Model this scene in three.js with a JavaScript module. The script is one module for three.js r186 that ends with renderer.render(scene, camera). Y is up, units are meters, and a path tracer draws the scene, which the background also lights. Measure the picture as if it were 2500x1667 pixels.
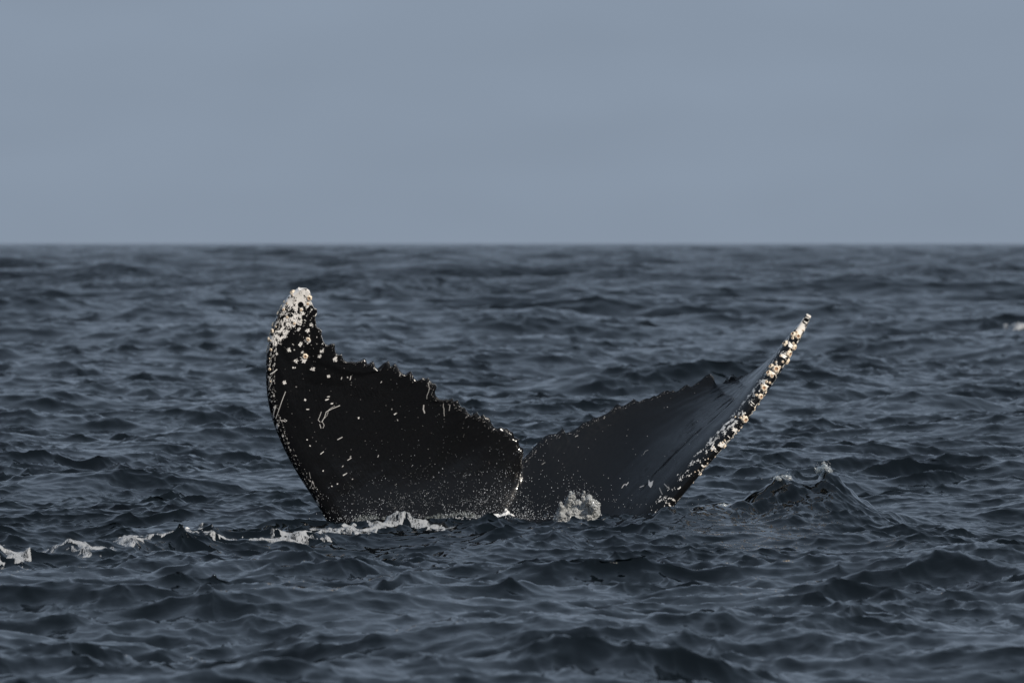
import * as THREE from 'three';
import { mergeGeometries, mergeVertices } from 'three/addons/utils/BufferGeometryUtils.js';
import { MarchingCubes } from 'three/addons/objects/MarchingCubes.js';
import { createNoise2D, createNoise3D } from 'simplex-noise';

// ---------- camera, sky, sun, exposure ----------
const W = 2500, H = 1667;                 // size of the photograph
const D = 42, S = 335;                    // metres to the whale, photo pixels per metre there
const HORIZON = 593, WATER = 1270;        // rows of the horizon and of the whale's waterline
const EYE = (WATER - HORIZON) / S, F = S * D;
const pitch = Math.atan((H / 2 - HORIZON) / F);
const scene = new THREE.Scene();
const camera = new THREE.PerspectiveCamera(2 * Math.atan(H / 2 / F) * 180 / Math.PI, 1024 / 682, 0.5, 60000);
camera.position.set(0, EYE, D);
camera.rotation.x = -pitch;
camera.focus = D - 0.3;
camera.userData.fStop = camera.getFocalLength() / 1000 / 0.040;   // entrance pupil of a long lens, metres
const renderer = new THREE.WebGLRenderer();
renderer.toneMapping = THREE.LinearToneMapping;
renderer.toneMappingExposure = 1;
renderer.shadowMap.enabled = true;
{
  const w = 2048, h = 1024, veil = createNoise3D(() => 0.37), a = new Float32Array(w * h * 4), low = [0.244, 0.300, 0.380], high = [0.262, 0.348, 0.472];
  for (let y = 0; y < h; y++) {
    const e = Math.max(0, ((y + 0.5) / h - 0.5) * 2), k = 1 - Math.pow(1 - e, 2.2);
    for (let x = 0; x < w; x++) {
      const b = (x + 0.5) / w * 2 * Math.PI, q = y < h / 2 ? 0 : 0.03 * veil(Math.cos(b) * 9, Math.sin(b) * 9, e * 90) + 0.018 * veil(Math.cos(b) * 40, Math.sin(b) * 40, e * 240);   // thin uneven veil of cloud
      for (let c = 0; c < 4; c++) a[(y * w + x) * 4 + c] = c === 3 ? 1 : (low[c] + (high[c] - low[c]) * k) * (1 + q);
    }
  }
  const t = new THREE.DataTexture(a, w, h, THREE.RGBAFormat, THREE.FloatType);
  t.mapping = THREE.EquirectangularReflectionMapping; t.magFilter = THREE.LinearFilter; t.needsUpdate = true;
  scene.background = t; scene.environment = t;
}
const sun = new THREE.DirectionalLight(new THREE.Color(1, 0.93, 0.83), 4.6);
sun.position.set(26, 20, 31); sun.target.position.set(0, 0, 0);
sun.castShadow = true; sun.shadow.mapSize.set(2048, 2048);
Object.assign(sun.shadow.camera, { left: -8, right: 8, top: 8, bottom: -8, near: 1, far: 120 });
scene.add(sun, sun.target);

// ---------- helpers ----------
let seed = 20240611;
const rnd = () => { seed = (seed + 0x6d2b79f5) | 0; let t = Math.imul(seed ^ (seed >>> 15), 1 | seed); t = (t + Math.imul(t ^ (t >>> 7), 61 | t)) ^ t; return ((t ^ (t >>> 14)) >>> 0) / 4294967296; };
const gauss = () => Math.sqrt(-2 * Math.log(1 - rnd())) * Math.cos(2 * Math.PI * rnd());
const n2 = createNoise2D(rnd), n3 = createNoise3D(rnd);
const fbm = (x, y, o = 4) => { let s = 0, a = 0.5; for (let i = 0; i < o; i++, a *= 0.5, x = x * 2.03 + 7.1, y = y * 2.03 - 3.7) s += a * n2(x, y); return s; };
const fbm3 = (x, y, z, o = 3) => { let s = 0, a = 0.5; for (let i = 0; i < o; i++, a *= 0.5, x *= 2.03, y *= 2.03, z *= 2.03) s += a * n3(x, y, z); return s; };
const clamp = THREE.MathUtils.clamp, smooth = THREE.MathUtils.smoothstep, lerp = THREE.MathUtils.lerp;
const V = (x, y, z) => new THREE.Vector3(x, y, z);
const cp = Math.cos(pitch), sp = Math.sin(pitch);
const ray = (u, v) => { const x = (u - W / 2) / F, y = (H / 2 - v) / F; return V(x, y * cp - sp, -cp - y * sp); };
const at = (u, v, z = 0) => { const r = ray(u, v), k = (z - D) / r.z; return V(r.x * k, EYE + r.y * k, z); };      // a place z metres before the whale
const onSea = (u, v, y = 0) => { const r = ray(u, v), k = (y - EYE) / r.y; return V(r.x * k, y, D + r.z * k); };    // a place on the water
const toPixel = (p) => { const x = p.x, y = p.y - EYE, z = p.z - D, d = -(z * cp) + -(y * sp), h = y * cp - z * sp; return [W / 2 + F * x / d, H / 2 - F * h / d]; };
const names = {};
function put(o, name, label, category, group, kind) {
  const n = names[name] = (names[name] ?? -1) + 1;
  o.name = n ? `${name}_${String(n).padStart(3, '0')}` : name;
  if (label) o.userData.label = label;
  if (category) o.userData.category = category;
  if (group) o.userData.group = group;
  if (kind) o.userData.kind = kind;
  o.traverse((m) => { m.castShadow = m.receiveShadow = true; });
  scene.add(o);
  return o;
}
function grid(rows, cols, position, closed = false) {
  const index = new Uint32Array((rows - 1) * (closed ? cols : cols - 1) * 6);
  let k = 0;
  for (let i = 0; i < rows - 1; i++) for (let j = 0; j < (closed ? cols : cols - 1); j++) {
    const a = i * cols + j, b = i * cols + (j + 1) % cols, c = a + cols, d = b + cols;
    index[k++] = a; index[k++] = b; index[k++] = c; index[k++] = b; index[k++] = d; index[k++] = c;
  }
  const g = new THREE.BufferGeometry();
  g.setAttribute('position', new THREE.BufferAttribute(position, 3));
  g.setIndex(new THREE.BufferAttribute(index, 1));
  return g;
}

// ---------- the sea: wave fields made by Fourier transform of a wind-wave spectrum ----------
function fft(re, im, n) {                 // in place, rows then columns
  const bits = Math.log2(n), rev = new Uint32Array(n), cs = new Float64Array(n / 2), sn = new Float64Array(n / 2), a = new Float64Array(n), b = new Float64Array(n);
  for (let i = 0; i < n; i++) { let r = 0; for (let k = 0; k < bits; k++) r |= ((i >> k) & 1) << (bits - 1 - k); rev[i] = r; }
  for (let i = 0; i < n / 2; i++) { cs[i] = Math.cos(2 * Math.PI * i / n); sn[i] = Math.sin(2 * Math.PI * i / n); }
  for (const [step, hop] of [[1, n], [n, 1]]) for (let line = 0; line < n; line++) {
    const o = line * hop;
    for (let i = 0; i < n; i++) { a[i] = re[o + rev[i] * step]; b[i] = im[o + rev[i] * step]; }
    for (let len = 2; len <= n; len *= 2) for (let i = 0; i < n; i += len) for (let j = 0, q = n / len; j < len / 2; j++) {
      const p = i + j, s = p + len / 2, c = cs[j * q], d = sn[j * q], x = a[s] * c - b[s] * d, y = a[s] * d + b[s] * c;
      a[s] = a[p] - x; b[s] = b[p] - y; a[p] += x; b[p] += y;
    }
    for (let i = 0; i < n; i++) { re[o + i * step] = a[i]; im[o + i * step] = b[i]; }
  }
}
function waveTile(n, size, longest, shortest, slope, chop, heading, spread, power = 4) {
  const k0 = 2 * Math.PI / size, lo = 2 * Math.PI / longest, hi = 2 * Math.PI / shortest, N = n * n;
  const A = new Float64Array(N), B = new Float64Array(N), E = new Float64Array(N), G = new Float64Array(N);
  for (let j = 0; j < n; j++) for (let i = 0; i < n; i++) {
    const kx = (i < n / 2 ? i : i - n) * k0, kz = (j < n / 2 ? j : j - n) * k0, k = Math.hypot(kx, kz), p = j * n + i;
    const g1 = gauss(), g2 = gauss();
    if (k < 1e-9) continue;
    const c = Math.cos(Math.atan2(kz, kx) - heading), band = smooth(k, lo * 0.7, lo * 1.3) * (1 - smooth(k, hi * 0.75, hi * 1.2));
    const m = Math.sqrt(Math.pow(k, -power) * band * (spread + (1 - spread) * c * c * c * c)), hr = m * g1, hi_ = m * g2, ux = kx / k, uz = kz / k;
    // h (real part) and x displacement (imaginary part) share a transform: h + i*dx, dx = i*ux*h
    A[p] = hr; B[p] = hi_; E[p] = -hi_ * ux; G[p] = hr * ux;
  }
  // make each field real by taking real parts of separate transforms
  const A2 = Float64Array.from(A), B2 = Float64Array.from(B);
  fft(A, B, n); fft(E, G, n);
  const Z = new Float64Array(N), Y = new Float64Array(N);
  for (let j = 0; j < n; j++) for (let i = 0; i < n; i++) {
    const kx = (i < n / 2 ? i : i - n) * k0, kz = (j < n / 2 ? j : j - n) * k0, k = Math.hypot(kx, kz) || 1, p = j * n + i;
    Z[p] = -B2[p] * kz / k; Y[p] = A2[p] * kz / k;
  }
  fft(Z, Y, n);
  let ss = 0;
  const cell = size / n;
  for (let j = 0; j < n; j++) for (let i = 0; i < n; i++) { const p = j * n + i, sx = (A[j * n + (i + 1) % n] - A[p]) / cell, sz = (A[((j + 1) % n) * n + i] - A[p]) / cell; ss += sx * sx + sz * sz; }
  const s = slope / Math.sqrt(ss / N), f = new Float32Array(N * 3);
  for (let p = 0; p < N; p++) { f[p * 3] = E[p] * s * chop; f[p * 3 + 1] = A[p] * s; f[p * 3 + 2] = Z[p] * s * chop; }
  return { n, size, f };
}
const out3 = [0, 0, 0];
function sample(tile, x, z, turn) {       // bilinear, in a turned frame
  const c = Math.cos(turn), s = Math.sin(turn), n = tile.n, f = tile.f;
  const X = (x * c + z * s) / tile.size * n, Z = (-x * s + z * c) / tile.size * n, i = Math.floor(X), j = Math.floor(Z), a = X - i, b = Z - j;
  const i0 = ((i % n) + n) % n, i1 = (i0 + 1) % n, j0 = (((j % n) + n) % n) * n, j1 = (((j + 1) % n + n) % n) * n;
  const w00 = (1 - a) * (1 - b), w10 = a * (1 - b), w01 = (1 - a) * b, w11 = a * b, p = (j0 + i0) * 3, q = (j0 + i1) * 3, r = (j1 + i0) * 3, t = (j1 + i1) * 3;
  const dx = f[p] * w00 + f[q] * w10 + f[r] * w01 + f[t] * w11, dz = f[p + 2] * w00 + f[q + 2] * w10 + f[r + 2] * w01 + f[t + 2] * w11;
  out3[0] = dx * c - dz * s; out3[1] = f[p + 1] * w00 + f[q + 1] * w10 + f[r + 1] * w01 + f[t + 1] * w11; out3[2] = dx * s + dz * c;
  return out3;
}
const PI = Math.PI;
const longWaves = waveTile(1024, 61, 8, 0.85, 0.145, 1.15, 1.3, 0.2);
const shortWaves = waveTile(1024, 17.7, 0.85, 0.036, 0.40, 1.05, 1.75, 0.28, 3.8);
const swell = waveTile(256, 397, 30, 5, 0.14, 1.1, 1.4, 0.1);
const ripples = waveTile(512, 1.31, 0.09, 0.008, 0.022, 0, 1.5, 0.5);

// mounds that the diving tail has pushed up, each a ridge along the picture: [place, half length, half depth, height]
const mounds = [];
const mound = (u, v, sx, sz, h) => { const p = onSea(u, v); mounds.push([p.x, p.z, sx, sz, h]); };
{ const p = at(1640, 1270, 1.35); mounds.push([p.x, p.z, 0.42, 0.5, 0.13]); }
mound(2330, 1400, 0.34, 0.8, 0.12);
mound(1290, 1330, 0.55, 0.8, 0.07);
mound(1040, 1290, 0.5, 0.5, 0.03);
const mx0 = Math.min(...mounds.map((m) => m[0] - 3 * m[2])), mx1 = Math.max(...mounds.map((m) => m[0] + 3 * m[2])), mz0 = Math.min(...mounds.map((m) => m[1] - 3 * m[3])), mz1 = Math.max(...mounds.map((m) => m[1] + 3 * m[3]));
// the breaking ridge beside the right lobe: its crest line in metres along x and above the water
const ridgeFoot = onSea(1985, 1283), ridge = [[1660, 1262], [1700, 1246], [1740, 1240], [1770, 1231], [1800, 1233], [1850, 1208], [1880, 1190], [1897, 1170], [1912, 1160], [1928, 1161], [1945, 1174], [1977, 1168], [1998, 1163], [2007, 1140], [2014, 1127], [2024, 1142], [2036, 1152], [2046, 1152], [2059, 1180], [2074, 1190], [2104, 1219], [2149, 1242], [2202, 1257], [2280, 1270], [2350, 1283]].map(([u, v]) => { const p = at(u, v, ridgeFoot.z); return [p.x, p.y]; });
function crest(x) {
  if (x <= ridge[0][0] || x >= ridge[ridge.length - 1][0]) return 0;
  let i = 1; while (ridge[i][0] < x) i++;
  const [a, p] = ridge[i - 1], [b, q] = ridge[i], t = (x - a) / (b - a), w = smooth(x, ridge[0][0], ridge[0][0] + 0.15) * (1 - smooth(x, ridge[ridge.length - 1][0] - 0.2, ridge[ridge.length - 1][0]));
  return Math.max(0, lerp(p, q, t * t * (3 - 2 * t))) * w;
}
const crestTable = Array.from({ length: 400 }, (_, i) => { const x = lerp(ridge[0][0], ridge[ridge.length - 1][0], i / 399); let t = 0, n = 0; for (let q = -0.24; q <= 0.241; q += 0.02) { const k = Math.exp(-q * q / 0.007); t += crest(x + q) * k; n += k; } return t / n; });
function crestBody(x) { const i = (x - ridge[0][0]) / (ridge[ridge.length - 1][0] - ridge[0][0]) * 399; if (i <= 0 || i >= 398) return 0; const j = Math.floor(i); return lerp(crestTable[j], crestTable[j + 1], i - j); }
const OFF = [1.5, 26.5];
const trailPath = [[-200, 1392, 0.2, 0.6], [40, 1370, 0.2, 0.62], [150, 1360, 0.2, 0.55], [250, 1352, 0.22, 0.6], [330, 1344, 0.2, 0.7], [400, 1336, 0.22, 0.5], [520, 1332, 0.2, 0.35], [620, 1328, 0.24, 0.6], [710, 1320, 0.26, 0.8], [790, 1308, 0.24, 0.75], [880, 1300, 0.22, 0.7], [960, 1296, 0.2, 0.5], [1050, 1292, 0.2, 0.45]];
const trail = trailPath.map(([u, v]) => onSea(u, v));
function toLine(x, z, pts) {              // [distance, how far along 0..1, which piece, way towards the boat] from a line that runs along x
  let i = 1; while (i < pts.length - 1 && pts[i].x < x) i++;
  const a = pts[i - 1], b = pts[i], t = clamp((x - a.x) / (b.x - a.x), 0, 1), k = t * t * (3 - 2 * t), off = z - lerp(a.z, b.z, k) + 0.35 * n2(x * 0.9, 31), past = Math.max(0, pts[0].x - x, x - pts[pts.length - 1].x);
  return [Math.hypot(past, off * 0.45), t, i, off];
}
function water(x, z, cell, o) {           // where the water's surface at rest (x, 0, z) is carried to
  const wl = 1 - smooth(cell, 2.5, 14), ws = 1 - smooth(cell, 0.2, 0.8);
  let dx = 0, y = 0, dz = 0, low = 0;
  if (wl > 0) {                            // the sea around the tail is flattened by it
    const a = sample(longWaves, x + OFF[0], z + OFF[1], 0.35), k = wl * (1 - 0.82 * Math.exp(-(x * x) / 10 - (z - 0.5) * (z - 0.5) / 14));
    dx += a[0] * k; low = a[1] * k; dz += a[2] * k;
  }
  const out = smooth(Math.hypot(x, z - D), 55, 150) * (1 - smooth(cell, 8, 40));        // swell runs outside the lee of the boat
  if (out > 0) { const a = sample(swell, x + 40, z + 15, 0.2); dx += a[0] * out; low += a[1] * out; dz += a[2] * out; }
  if (ws > 0) {                            // gusts: chop is livelier in some patches than in others
    const g = ws * clamp(0.95 + 0.45 * n2(x * 0.42 + 3, z * 0.15) + 0.4 * n2(x * 1.2, z * 0.42), 0.5, 1.6), a = sample(shortWaves, x, z, -0.28);
    dx += a[0] * g; y += a[1] * g; dz += a[2] * g;
  }
  if (x > mx0 && x < mx1 && z > mz0 && z < mz1) for (const [px, pz, sx, sz, h] of mounds) {
    const a = (x - px) / sx, b = (z - pz) / sz, r = a * a + b * b;
    if (r < 9) y += h * Math.exp(-r) * (1 + 0.35 * fbm(x * 5, z * 2, 3));
  }
  if (x < 0.2 && x > trail[0].x - 0.5 && z > -3 && z < 10) {
    const [, , , off] = toLine(x, z, trail), k = Math.exp(-Math.pow(off / (off > 0 ? 0.55 : 0.8), 2)) * (1 - smooth(x, -0.8, 0.1));
    low = lerp(low, (0.06 + 0.03 * n2(x * 1.3, 5)) * (1 - 0.8 * smooth(x, -2.2, -1.2)), k); y *= 1 + 0.3 * k;
  }
  if (Math.abs(z - ridgeFoot.z) < 4 && x > ridge[0][0] && x < ridge[ridge.length - 1][0]) {
    const off = z - ridgeFoot.z, body = crestBody(x - 0.10 * Math.max(0, off)), peak = crest(x) - crestBody(x);
    const near = off > 0 ? Math.exp(-Math.pow(off / 1.05, 1.3)) : Math.exp(-Math.pow(off / 0.42, 2)), tip = Math.exp(-Math.pow(off / (off > 0 ? 0.20 : 0.13), 2)), own = near * smooth(body, 0.01, 0.12);
    low = low * (1 - own) + body * near * (1 + 0.22 * fbm(x * 5.5 - off * 3.2, off * 0.8, 4) * smooth(off, 0.02, 0.4)) + peak * tip;
    y *= 1 - 0.1 * own; dx *= 1 - own; dz *= 1 - own;
  }
  o[0] = x + dx; o[1] = y + low; o[2] = z + dz;
  return o;
}
const seaAt = (x, z) => { const o = [0, 0, 0]; let X = x, Z = z; for (let i = 0; i < 3; i++) { water(X, Z, 0.01, o); X += x - o[0]; Z += z - o[2]; } return water(X, Z, 0.01, o)[1]; };

function slopeMap({ n, f, size }, gain) {
  const data = new Uint8Array(n * n * 4), cell = size / n;
  for (let j = 0; j < n; j++) for (let i = 0; i < n; i++) {
    const h = (a, b) => f[(((b + n) % n) * n + (a + n) % n) * 3 + 1], sx = gain * (h(i + 1, j) - h(i - 1, j)) / (2 * cell), sz = gain * (h(i, j + 1) - h(i, j - 1)) / (2 * cell), l = Math.hypot(sx, sz, 1), p = (j * n + i) * 4;
    data[p] = (0.5 - sx / l / 2) * 255; data[p + 1] = (0.5 - sz / l / 2) * 255; data[p + 2] = (0.5 + 0.5 / l) * 255; data[p + 3] = 255;
  }
  const t = new THREE.DataTexture(data, n, n); t.wrapS = t.wrapT = THREE.RepeatWrapping; t.magFilter = THREE.LinearFilter; t.needsUpdate = true;
  return t;
}
// near water carries its chop as geometry and only the finest ripples in a map; far water, too far for single wavelets, carries the chop in the map
const seaMaterial = new THREE.MeshPhysicalMaterial({ color: new THREE.Color().setRGB(0.0012, 0.0024, 0.0032), roughness: 0.02, ior: 1.333, normalMap: slopeMap(ripples, 1) });
const chopMap = slopeMap(shortWaves, 1.5);
chopMap.repeat.setScalar(ripples.size / shortWaves.size);
const farMaterials = [0.45, 0.75, 1].map((k) => { const m = seaMaterial.clone(); m.normalMap = chopMap; m.normalScale.setScalar(k); return m; });
{
  const rows = [], cols = [], o = [0, 0, 0], Q = D / 42;
  for (let d = 1; d < 0.52 * D; d *= 1.06) rows.push(d);
  for (let d = 0.54 * D; d < 0.86 * D; d += 0.052 * Q) rows.push(d);
  for (let d = 0.86 * D; d < 1.10 * D; d += 0.026 * Q) rows.push(d);
  for (let d = 1.10 * D; d < 1.6 * D; d += 0.042 * Q * Math.pow(d / (1.1 * D), 1.5)) rows.push(d);
  const seam = rows.length;                                                             // beyond this row every second column is enough, and farther every fourth
  for (let d = 1.602 * D; d < 3.4 * D; d += 0.075 * Q * Math.pow(d / (1.6 * D), 1.5)) rows.push(d);
  const seam2 = rows.length;
  for (let d = 3.4 * D + 0.2; d < 14000; d += 0.16 * Q * Math.pow(d / (3.4 * D), 1.5)) rows.push(d);
  const half = W / 2 / F * 1.16, mid = 640, step = 2 * half / mid;
  for (let i = 0; i <= mid; i++) cols.push(-half + i * step);
  for (let s = step * 1.13, a = half + s; a < PI; s *= 1.13, a += s) { cols.push(a); cols.unshift(-a); }
  cols.unshift(-PI); cols.push(PI);
  while (cols.length % 4 !== 1) { cols.splice(2, 0, (cols[1] + cols[2]) / 2); }
  const sheet = (from, to, cols, mend) => {
    const nc = cols.length, n = (to - from) * nc, pos = new Float32Array(n * 3), uv = new Float32Array(n * 2);
    for (let i = from, k = 0; i < to; i++) {
      const d = rows[i], dr = (rows[Math.min(i + 1, rows.length - 1)] - rows[Math.max(i - 1, 0)]) / 2;
      for (let j = 0; j < nc; j++, k++) {
        const a = cols[j], da = (cols[Math.min(j + 1, nc - 1)] - cols[Math.max(j - 1, 0)]) / 2 * (mend ? 2 : 1), x = Math.sin(a) * d, z = D - Math.cos(a) * d;
        water(x, z, Math.max(dr * 0.45, da * d), o);
        pos[k * 3] = o[0]; pos[k * 3 + 1] = o[1]; pos[k * 3 + 2] = o[2];
        uv[k * 2] = x / ripples.size; uv[k * 2 + 1] = -z / ripples.size;
      }
      if (mend && i === to - 1) for (let j = 1; j < nc - 1; j += 2) for (let c = 0; c < 3; c++) { const p = (k - nc + j) * 3 + c; pos[p] = (pos[p - 3] + pos[p + 3]) / 2; }
    }
    const g = grid(to - from, nc, pos); g.setAttribute('uv', new THREE.BufferAttribute(uv, 2));
    return g;
  };
  const every = (k) => cols.filter((_, j) => j % k === 0);
  const near = sheet(0, seam, cols, true), middle = sheet(seam - 1, seam2, every(2), true), far = sheet(seam2 - 1, rows.length, every(4), false);
  const g = mergeGeometries([near, middle, far]); g.computeVertexNormals();
  const quads = (cols.length - 1) / 4 * 6, first = near.index.count + middle.index.count, row = (d) => rows.findIndex((r) => r > d) - seam2 + 1;
  let start = 0;
  [first + row(200) * quads, first + row(300) * quads, first + row(480) * quads, g.index.count].forEach((end, m) => { g.addGroup(start, end - start, m); start = end; });
  put(new THREE.Mesh(g, [seaMaterial, ...farMaterials]), 'sea', 'dark blue grey choppy sea reaching to the horizon', 'sea', null, 'structure');
}

// ---------- the whale's tail: one wing-like surface from tip to tip ----------
// w runs along the span (-1 tip, 0 notch, 1 tip). Keys: w, leading edge (u, v, metres towards the boat), trailing edge (the same), half thickness
const keys = [
  [-1.00, 728, 706, 0.42, 746, 703, 0.42, 0.016],
  [-0.95, 700, 727, 0.38, 764, 735, 0.38, 0.026],
  [-0.88, 667, 790, 0.31, 776, 795, 0.32, 0.036],
  [-0.80, 651, 855, 0.24, 800, 850, 0.27, 0.043],
  [-0.70, 649, 935, 0.17, 868, 890, 0.23, 0.050],
  [-0.58, 663, 1020, 0.10, 965, 905, 0.20, 0.056],
  [-0.45, 704, 1118, 0.05, 1062, 950, 0.15, 0.062],
  [-0.32, 760, 1210, 0.03, 1150, 1010, 0.09, 0.072],
  [-0.20, 836, 1325, 0.04, 1215, 1048, 0.04, 0.090],
  [-0.09, 985, 1470, 0.12, 1264, 1085, -0.01, 0.125],
  [-0.02, 1180, 1570, 0.24, 1262, 1132, -0.06, 0.150],
  [0.03, 1300, 1565, 0.40, 1282, 1116, -0.12, 0.148],
  [0.10, 1440, 1465, 0.50, 1335, 1070, -0.18, 0.120],
  [0.20, 1570, 1320, 0.58, 1420, 1040, -0.27, 0.090],
  [0.32, 1658, 1206, 0.62, 1515, 990, -0.35, 0.072],
  [0.45, 1737, 1113, 0.63, 1615, 962, -0.39, 0.062],
  [0.58, 1806, 1034, 0.60, 1695, 938, -0.37, 0.056],
  [0.70, 1861, 957, 0.55, 1765, 934, -0.28, 0.052],
  [0.80, 1898, 898, 0.50, 1828, 914, -0.10, 0.048],
  [0.88, 1927, 850, 0.46, 1880, 884, -0.05, 0.043],
  [0.95, 1955, 805, 0.43, 1932, 828, 0.25, 0.030],
  [1.00, 1976, 768, 0.44, 1971, 772, 0.40, 0.014],
];
const kw = keys.map((k) => k[0]);
function hermite(values) {                // a smooth curve through values at kw, one number each
  const n = kw.length, m = values.map((v, i) => { if (i === 0 || i === n - 1) { const a = i ? i - 1 : 0; return (values[a + 1] - values[a]) / (kw[a + 1] - kw[a]); } return (values[i + 1] - values[i - 1]) / (kw[i + 1] - kw[i - 1]); });
  return (w) => {
    let i = 0; while (i < n - 2 && kw[i + 1] < w) i++;
    const h = kw[i + 1] - kw[i], t = (w - kw[i]) / h, t2 = t * t, t3 = t2 * t;
    return values[i] * (2 * t3 - 3 * t2 + 1) + m[i] * h * (t3 - 2 * t2 + t) + values[i + 1] * (3 * t2 - 2 * t3) + m[i + 1] * h * (t3 - t2);
  };
}
const pixelKey = [1, 2, 3, 4, 5, 6, 7].map((c) => hermite(keys.map((k) => k[c])));
const leadPx = (w) => [pixelKey[0](w), pixelKey[1](w)], trailPx = (w) => [pixelKey[3](w), pixelKey[4](w)];
// the ragged trailing edge, point by point
const ragged = [[746, 703], [755, 709], [759, 722], [757, 732], [762, 742], [766, 752], [773, 755], [774, 762], [769, 775], [771, 790], [772, 799], [779, 802], [785, 808], [784, 818], [788, 832], [795, 841], [803, 844], [811, 839], [817, 840], [817, 852], [820, 862], [827, 867], [834, 864], [836, 872], [840, 880], [847, 884], [857, 883], [868, 885], [880, 882], [889, 876], [893, 880], [896, 889], [904, 889], [910, 883], [914, 888], [916, 897], [923, 903], [931, 902], [938, 896], [943, 885], [948, 882], [951, 888], [954, 896], [959, 894], [965, 888], [969, 894], [975, 904], [982, 912], [990, 915], [998, 912], [1003, 906], [1007, 914], [1011, 924], [1018, 929], [1025, 927], [1032, 922], [1040, 925], [1045, 922], [1050, 930], [1056, 936], [1063, 937], [1066, 944], [1061, 956], [1065, 968], [1073, 975], [1082, 976], [1090, 974], [1098, 976], [1104, 970], [1108, 979], [1113, 977], [1118, 975], [1121, 984], [1127, 994], [1135, 994], [1139, 1003], [1149, 1013], [1157, 1012], [1164, 1005], [1170, 1014], [1176, 1018], [1180, 1012], [1187, 1018], [1195, 1020], [1199, 1032], [1208, 1044], [1216, 1045], [1223, 1042], [1231, 1047], [1237, 1045], [1245, 1052], [1251, 1054], [1254, 1066], [1265, 1070], [1264, 1080], [1267, 1089], [1274, 1092], [1273, 1112], [1268, 1124], [1262, 1133], [1269, 1127], [1286, 1110], [1302, 1094], [1318, 1078], [1331, 1066], [1343, 1062], [1357, 1061], [1366, 1054], [1373, 1046], [1377, 1052], [1379, 1059], [1391, 1056], [1404, 1051], [1414, 1042], [1424, 1033], [1430, 1032], [1441, 1027], [1450, 1020], [1456, 1021], [1470, 1015], [1483, 1009], [1496, 998], [1505, 988], [1510, 988], [1516, 994], [1528, 988], [1539, 981], [1547, 974], [1554, 979], [1561, 981], [1571, 976], [1579, 973], [1585, 974], [1598, 966], [1602, 968], [1620, 957], [1631, 953], [1637, 956], [1645, 953], [1651, 958], [1662, 951], [1672, 942], [1679, 939], [1684, 944], [1691, 944], [1702, 935], [1713, 928], [1724, 917], [1734, 912], [1738, 918], [1740, 930], [1746, 941], [1756, 940], [1764, 937], [1772, 926], [1778, 928], [1784, 918], [1790, 917], [1795, 925], [1802, 924], [1807, 920], [1814, 922], [1824, 914], [1829, 915], [1836, 909], [1843, 910], [1850, 904], [1860, 902], [1868, 894], [1880, 884], [1900, 864], [1932, 828], [1955, 797], [1971, 772]];
const raggedAt = [];
{ // the span at which each point stands: the nearest place on the smooth trailing edge, going forward
  let from = -1;
  for (const [u, v] of ragged) {
    let best = 1e9, bw = from;
    for (let w = from; w < Math.min(1, from + 0.16); w += 0.0005) { const [a, b] = trailPx(w), e = Math.hypot(a - u, b - v) + (w - from) * 30; if (e < best) { best = e; bw = w; } }
    from = Math.max(bw, from + 0.0012); raggedAt.push(Math.min(from, 1));
  }
  raggedAt[raggedAt.length - 1] = 1;
}
function edgePx(w) {
  let i = 1; while (i < raggedAt.length - 1 && raggedAt[i] < w) i++;
  const t = clamp((w - raggedAt[i - 1]) / Math.max(1e-6, raggedAt[i] - raggedAt[i - 1]), 0, 1), k = t * t * (3 - 2 * t) * 0.6 + t * 0.4;
  return [lerp(ragged[i - 1][0], ragged[i][0], k), lerp(ragged[i - 1][1], ragged[i][1], k)];
}
const SPAN = 1100, CHORD = 52, chordOf = (x) => Math.pow(x, 1.7) * (1 - 0.25 * x) / 0.75;
const profile = (t) => { const nose = t < 0.11 ? Math.sqrt(1 - Math.pow(1 - t / 0.11, 2)) : 1; return nose * (t < 0.2 ? 1 : 1 - 0.86 * Math.pow((t - 0.2) / 0.8, 0.85)); };
const wOf = (i) => -1 + 2 * i / SPAN;
const skin = { position: null, normal: null, ring: 2 * CHORD + 1 };
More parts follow.
